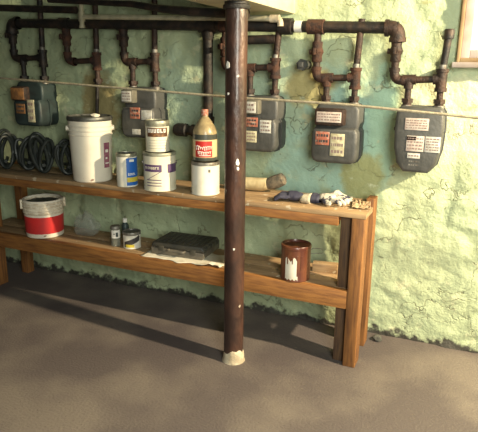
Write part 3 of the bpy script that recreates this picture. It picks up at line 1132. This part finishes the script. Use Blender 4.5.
# brush lying behind the post
t = thing('brush', 'beige-handled brush with grey bristles lying behind the post', 'brush', (-1.03, -0.165, TZ))
b = MB()
b.tube([(-0.10, 0, 0.033), (-0.08, 0, 0.033), (0.0, 0, 0.034), (0.06, 0.002, 0.036), (0.085, 0.004, 0.040), (0.092, 0.004, 0.041)], [0.022, 0.030, 0.0325, 0.0325, 0.030, 0.02], 18)
b.build('handle', M['sleeve'], t)
b = MB()
b.tube([(0.082, 0.004, 0.040), (0.10, 0.005, 0.044), (0.13, 0.006, 0.056), (0.165, 0.008, 0.072), (0.172, 0.008, 0.075)], [0.024, 0.031, 0.034, 0.030, 0.018], 18)
for v in b.bm.verts:
    v.co += v.co.normalized() * 0.003 * noise.noise(v.co * 120)
b.build('bristles', M['bristle'], t)


# work gloves
def glove(name, label, loc, rotz, mp, mc, sx=1.0, curl=1.0, seed=0):
    t = thing(name, label, 'glove', loc, rotz, 'work gloves on the top shelf')
    t.scale = (0.72, 0.80, 0.85)
    rnd = random.Random(seed)
    b = MB()
    # palm: flattened capsule, then five unequal bent fingers
    b.tube([(0.0, 0, 0.018), (0.02, 0, 0.020), (0.05, 0, 0.022), (0.085, 0, 0.020), (0.098, 0, 0.018)], [0.026, 0.036, 0.041, 0.040, 0.030], 16)
    for i, ln in enumerate((0.058, 0.074, 0.080, 0.070)):
        yy = -0.032 + i * 0.0215
        sp_ = (i - 1.5) * 0.010
        z0 = 0.016 + rnd.uniform(0, 0.008)
        b.tube([(0.08, yy, 0.018), (0.10, yy + sp_ * 0.4, z0 + 0.010 * curl), (0.10 + ln * 0.55, yy + sp_, z0 + 0.012 * curl), (0.10 + ln, yy + sp_ * 1.2, 0.014), (0.10 + ln + 0.006, yy + sp_ * 1.2, 0.013)],
               [0.011, 0.0125, 0.012, 0.0105, 0.005], 10)
    b.tube([(0.03, -0.03, 0.018), (0.055, -0.054, 0.020), (0.085, -0.066, 0.018), (0.10, -0.068, 0.015), (0.105, -0.068, 0.014)], [0.012, 0.0135, 0.0125, 0.011, 0.006], 10)
    for v in b.bm.verts:
        if abs(v.co.y) < 0.045 and v.co.x < 0.1:
            v.co.z = 0.002 + (v.co.z + 0.022) * 0.62
        v.co.z = max(v.co.z, 0.0015)
        v.co += Vector((0, 0, 0.006 * noise.noise(v.co * 45 + Vector((seed, 0, 0)))))
        v.co.z = max(v.co.z, 0.001)
    o = b.build('hand', M[mp], t)
    rm = o.modifiers.new('remesh', 'REMESH')
    rm.mode = 'VOXEL'
    rm.voxel_size = 0.004
    rm.use_smooth_shade = True
    b = MB()
    pts = []
    ring = []
    for j in range(5):
        xx = 0.012 - j * 0.016
        row = []
        for k in range(20):
            a = 2 * PI * k / 20
            ry, rz = 0.040 + 0.002 * j, 0.017 + 0.002 * j
            wv = 0.004 * noise.noise(Vector((xx * 60, math.cos(a) * 2, math.sin(a) * 2 + seed)))
            row.append(b.bm.verts.new((xx, (ry + wv) * math.cos(a), max(0.001, 0.020 + (rz + wv) * math.sin(a)))))
        ring.append(row)
    for j in range(4):
        for k in range(20):
            b.face([ring[j][k], ring[j][(k + 1) % 20], ring[j + 1][(k + 1) % 20], ring[j + 1][k]])
    cu = b.build('cuff', M[mc], t)
    so = cu.modifiers.new('solid', 'SOLIDIFY')
    so.thickness = 0.004
    so.offset = 1
    return t


glove('glove', 'navy work glove with cream cuff, left of the pair', (-0.722, -0.285, TZ + 0.001), PI * 1.03, 'navy', 'knit', seed=1)
glove('glove', 'cream and navy striped work glove at the shelf end', (-0.652, -0.262, TZ + 0.001), -0.10, 'knit_stripe', 'navy', seed=4)
# crumpled rag thrown over behind it
b = MB()
n = 26
gv = {}
for i in range(n + 1):
    for j in range(n + 1):
        u, v = i / n - 0.5, j / n - 0.5
        d = math.hypot(u, v)
        h = 0.034 * math.exp(-(d / 0.30) ** 2) + 0.016 * abs(noise.noise(Vector((u * 7, v * 7, 3)))) * max(0, 1 - d * 1.6) + 0.002
        gv[i, j] = b.bm.verts.new((u * 0.19 * (1 + 0.2 * noise.noise(Vector((u * 4, v * 4, 9)))), v * 0.12, h))
for i in range(n):
    for j in range(n):
        b.face([gv[i, j], gv[i + 1, j], gv[i + 1, j + 1], gv[i, j + 1]])
o = b.build('rag', M['knit_stripe'], loc=(-0.60, -0.155, TZ), rotz=0.2)
o.scale = (0.75, 0.8, 1.0)
so = o.modifiers.new('solid', 'SOLIDIFY')
so.thickness = 0.002
so.offset = 1
tag(o, 'crumpled white and navy rag behind the striped glove at the shelf end', 'rag')
# scrap of tan paper at the very end
b = MB()
gv = {}
for i in range(n + 1):
    for j in range(n + 1):
        u, v = i / n - 0.5, j / n - 0.5
        h = 0.002 + 0.018 * abs(noise.noise(Vector((u * 5, v * 5, 21)))) + 0.006 * abs(noise.noise(Vector((u * 14, v * 14, 2))))
        gv[i, j] = b.bm.verts.new((u * 0.10, v * 0.15, h))
for i in range(n):
    for j in range(n):
        b.face([gv[i, j], gv[i + 1, j], gv[i + 1, j + 1], gv[i, j + 1]])
o = b.build('paper_scrap', M['scrap'], loc=(-0.468, -0.240, TZ), rotz=0.2)
o.scale = (0.8, 0.9, 0.9)
so = o.modifiers.new('solid', 'SOLIDIFY')
so.thickness = 0.0015
so.offset = 1
tag(o, 'tan crumpled paper scrap at the right end of the shelf top', 'paper')


# black hose coils at the left end
def coil(label, loc, rotz, n, R_, seed, tilt):
    rnd = random.Random(seed)
    b = MB()
    for k in range(n):
        pts = []
        off = (k - (n - 1) / 2) * 0.0195
        rr = R_ * rnd.uniform(0.82, 1.05)
        lean = rnd.uniform(-tilt, tilt)
        sq = rnd.uniform(0.36, 0.52)
        for i in range(28):
            a = 2 * PI * i / 28
            px = rr * sq * math.cos(a)
            pz = rr * math.sin(a)
            pz2 = pz + rr + 0.0085
            pts.append((px + lean * pz2, off + 0.010 * math.sin(2 * a + k), max(0.0095, pz2)))
        b.tube(pts, 0.0092, 8, closed=True)
    b.tube([(0, -n * 0.012, 0.05), (0.004, 0, 0.055), (0, n * 0.012, 0.05)], 0.010, 8)
    o = b.build('hose_coil', M['black_rubber'], loc=loc, rotz=rotz)
    tag(o, label, 'hose', 'black hose coils on the shelf top')
    return o


coil('black hose coil, leftmost and tallest on the shelf top', (-2.560, -0.235, TZ), 0.75, 6, 0.104, 3, 0.20)
coil('black hose coil second from the left end of shelf top', (-2.415, -0.225, TZ), 1.0, 5, 0.088, 5, 0.24)
coil('black hose coil third from the left end of shelf top', (-2.275, -0.240, TZ), 0.75, 6, 0.102, 8, 0.22)
coil('black hose coil pushed up against the tall white bucket', (-2.115, -0.235, TZ), 0.95, 5, 0.094, 12, 0.24)

# ---------------------------------------------------------------- bottom shelf
x, y = -2.262, -0.284
t = thing('pail', 'red and white open pail on the bottom shelf at left', 'bucket', (x, y, LZ), facing(x, y))
rf = lerp_r(0.103, 0, 0.110, 0.22)
b = MB()
b.lathe([(0, 0.001), (0.098, 0.0), (0.103, 0.004), (rf(0.15), 0.15), (rf(0.215), 0.215), (0.102, 0.215), (0.088, 0.02), (0, 0.02)], 44)
b.build('body', M['bucket_white'], t)
b = MB()
b.patch(rf, -PI, PI, 0.027, 0.124, n=48, t=0.001)
b.build('red_band', M['red_band'], t)
b = MB()
for k in range(4):
    z = 0.144 + k * 0.018
    ring = [((rf(z) - 0.004) * math.cos(2 * PI * i / 40), (rf(z) - 0.004) * math.sin(2 * PI * i / 40), z) for i in range(40)]
    b.tube(ring, 0.0085, 12, closed=True)
b.build('rim', M['rope_white'], t)
for s in (-1, 1):
    b = MB()
    b.box(-0.014, 0.014, s * 0.116 - 0.007, s * 0.116 + 0.007, 0.160, 0.214, bev=0.005)
    b.build('handle_ear', M['rope_white'], t)
b = MB()
b.lathe([(0.1005, 0.196), (0.06, 0.200), (0.03, 0.198), (0, 0.202)], 32)
for v in b.bm.verts:
    v.co.z += 0.012 * noise.noise(v.co * 40)
b.build('contents', M['bucket_in'], t)

# clear plastic bag
b = MB()
bmesh.ops.create_icosphere(b.bm, subdivisions=4, radius=1)
for v in b.bm.verts:
    p = v.co.copy()
    k = 1 + 0.35 * noise.noise(p * 1.6 + Vector((3, 1, 0))) + 0.16 * abs(noise.noise(p * 4.5))
    top = max(0, p.z)
    v.co = Vector((p.x * 0.085 * (1 - 0.45 * top), p.y * 0.055 * (1 - 0.4 * top), max(0.0, 0.045 + p.z * 0.060 * (1 + 0.3 * top)))) * k
    v.co.z = max(0.0008, v.co.z)
o = b.build('plastic_bag', M['clear_plastic'], loc=(-2.045, -0.185, LZ))
tag(o, 'crumpled clear plastic bag to the right of the red pail', 'bag')

# little jar with white label
x, y = -1.768, -0.285
t = thing('jar', 'small clear jar with white label left of the striped can', 'jar', (x, y, LZ), facing(x, y))
b = MB()
b.lathe([(0, 0.002), (0.022, 0.0), (0.0255, 0.004), (0.0255, 0.085), (0.021, 0.095), (0.021, 0.099), (0, 0.099)], 28)
b.build('body', M['jar_glass'], t)
b = MB()
b.lathe([(0.0225, 0.095), (0.0265, 0.096), (0.0265, 0.110), (0.024, 0.113), (0, 0.113)], 28)
b.build('lid', M['galvanised'], t)
rf = lambda z: 0.0257
b = MB()
b.patch(rf, -0.9, 1.1, 0.048, 0.092, n=14)
lo = b.build('label', M['white'], t)
b = MB()
b.patch(rf, 0.05, 0.5, 0.056, 0.080, n=4, t=0.0012)
b.patch(rf, -0.5, -0.1, 0.070, 0.074, n=4, t=0.0012)
b.build('printing', M['meter_teal'], lo)

x, y = -1.677, -0.265
t, rf = paint_can('tin_can', 'short white tin can with dark diagonal stripe on bottom shelf', x, y, LZ, 0.0480, 0.090, 'can_white', rim='galvanised', handle=False, group='cans on the bottom shelf')
b = MB()
b.patch(rf, -0.95, 0.95, 0.030, 0.060, n=16, zf=lambda u, z: (z - 0.022) + u * 0.036)
b.build('dark_stripe', M['ink'], t)
b = MB()
b.patch(rf, -0.75, 0.25, 0.010, 0.026, n=8, t=0.0012)
b.build('yellow_patch', M['yellow'], t)

x, y = -1.800, -0.150
t = thing('small_bottle', 'small dark bottle with white cap behind the two little containers', 'bottle', (x, y, LZ))
b = MB()
b.lathe([(0, 0.001), (0.019, 0.0), (0.021, 0.004), (0.021, 0.075), (0.012, 0.090), (0.010, 0.096), (0, 0.096)], 20)
b.build('body', M['meter_teal'], t)
b = MB()
b.lathe([(0.0105, 0.094), (0.0125, 0.095), (0.0125, 0.115), (0.011, 0.117), (0, 0.117)], 16)
b.build('cap', M['white'], t)

# newspaper and tool case
b = MB()
gv = {}
nx_, ny_ = 30, 14
for i in range(nx_ + 1):
    for j in range(ny_ + 1):
        u, v = i / nx_, j / ny_
        px = -1.555 + 0.455 * u + 0.012 * noise.noise(Vector((v * 6, 0, 5)))
        py = -0.372 + 0.022 * noise.noise(Vector((u * 7, 1, 2))) + 0.19 * v
        h = 0.0012
        if u > 0.70:
            h += (0.034 * abs(noise.noise(Vector((u * 11, v * 5, 4)))) + 0.006) * min(1, (u - 0.70) / 0.08) * max(0, 1 - v * 3.6)
        gv[i, j] = b.bm.verts.new((px + 1.33, py + 0.26, h))
for i in range(nx_):
    for j in range(ny_):
        b.face([gv[i, j], gv[i + 1, j], gv[i + 1, j + 1], gv[i, j + 1]])
o = b.build('newspaper', M['paper'], loc=(-1.33, -0.26, LZ))
so = o.modifiers.new('solid', 'SOLIDIFY')
so.thickness = 0.0012
so.offset = 1
tag(o, 'pale sheet of newspaper under the flat black case', 'newspaper')

t = thing('tool_case', 'flat black ribbed case lying on newspaper on bottom shelf', 'case', (-1.375, -0.215, LZ + 0.0035), 0.05)
b = MB()
b.prism([(-0.140, 0.0), (0.140, 0.0), (0.150, 0.010), (0.150, 0.036), (-0.150, 0.036), (-0.150, 0.010)], -0.100, 0.100, bev=0.004)
b.build('base', M['grey_plastic'], t)
b = MB()
b.prism([(-0.150, 0.037), (0.150, 0.037), (0.150, 0.050), (0.138, 0.066), (-0.138, 0.066), (-0.150, 0.050)], -0.100, 0.100, bev=0.010)
for k in range(9):
    xx = -0.12 + k * 0.03
    b.box(xx - 0.005, xx + 0.005, -0.075, 0.085, 0.064, 0.070, bev=0.002)
for k in range(5):
    yy = -0.07 + k * 0.036
    b.box(0.140, 0.153, yy - 0.006, yy + 0.006, 0.040, 0.060, bev=0.002)
b.build('lid', M['black_plastic'], t)
for xx in (-0.09, 0.09):
    b = MB()
    b.box(xx - 0.016, xx + 0.016, -0.107, -0.098, 0.022, 0.050, bev=0.003)
    b.build('latch', M['black_plastic'], t)
b = MB()
b.tube(arc_pts([(-0.045, -0.100, 0.034), (-0.045, -0.122, 0.034), (0.045, -0.122, 0.034), (0.045, -0.100, 0.034)], 0.012), 0.006, 10)
b.build('handle', M['grey_plastic'], t)

# brown paint can
x, y = -0.736, -0.318
t, rf = paint_can('paint_can', 'red-brown drippy paint can on the bottom shelf right of the post', x, y, LZ, 0.0690, 0.166, 'paint_brown', lid='paint_brown', rim='paint_brown', group='cans on the bottom shelf', handle=False)
b = MB()
b.patch(rf, -0.72, 0.16, 0.012, 0.108, n=14, t=0.0009, zf=lambda u, z: z + (0.010 * math.sin(u * 11) if z > 0.05 else 0.004 * math.sin(u * 23)))
lo = b.build('label', M['paper'], t)
b = MB()
for a, wd, z0 in ((-0.55, 0.04, 0.085), (-0.2, 0.03, 0.088), (0.14, 0.05, 0.03), (0.4, 0.06, 0.06)):
    b.patch(rf, a - wd, a + wd, z0, 0.125, n=4, t=0.0016)
b.build('paint_drip', M['paint_brown'], t)
b = MB()
b.tube([(-0.050, 0.050, 0.11), (-0.05, 0.08, 0.130), (-0.03, 0.12, 0.135), (0.0, 0.12, 0.125), (0.0, 0.067, 0.12)], 0.0016, 6)
b.build('handle', M['galvanised'], t)

# offcut of wood behind it
b = MB()
b.box(-0.06, 0.06, -0.022, 0.022, 0, 0.044, bev=0.003)
o = b.build('wood_offcut', M['plank'], loc=(-0.630, -0.180, LZ), rotz=0.15)
tag(o, 'short wooden block behind the red-brown paint can', 'wood block')

# ---------------------------------------------------------------- floor litter
b = MB()
bmesh.ops.create_icosphere(b.bm, subdivisions=3, radius=0.022)
for v in b.bm.verts:
    v.co *= 1 + 0.5 * noise.noise(v.co * 50)
    v.co.z = max(-0.012, v.co.z * 0.7)
o = b.build('rubble_chunk', M['debris'], loc=(-0.375, -0.070, 0.0125))
tag(o, 'dark lump of rubble on the floor beside the back shelf leg', 'rubble')
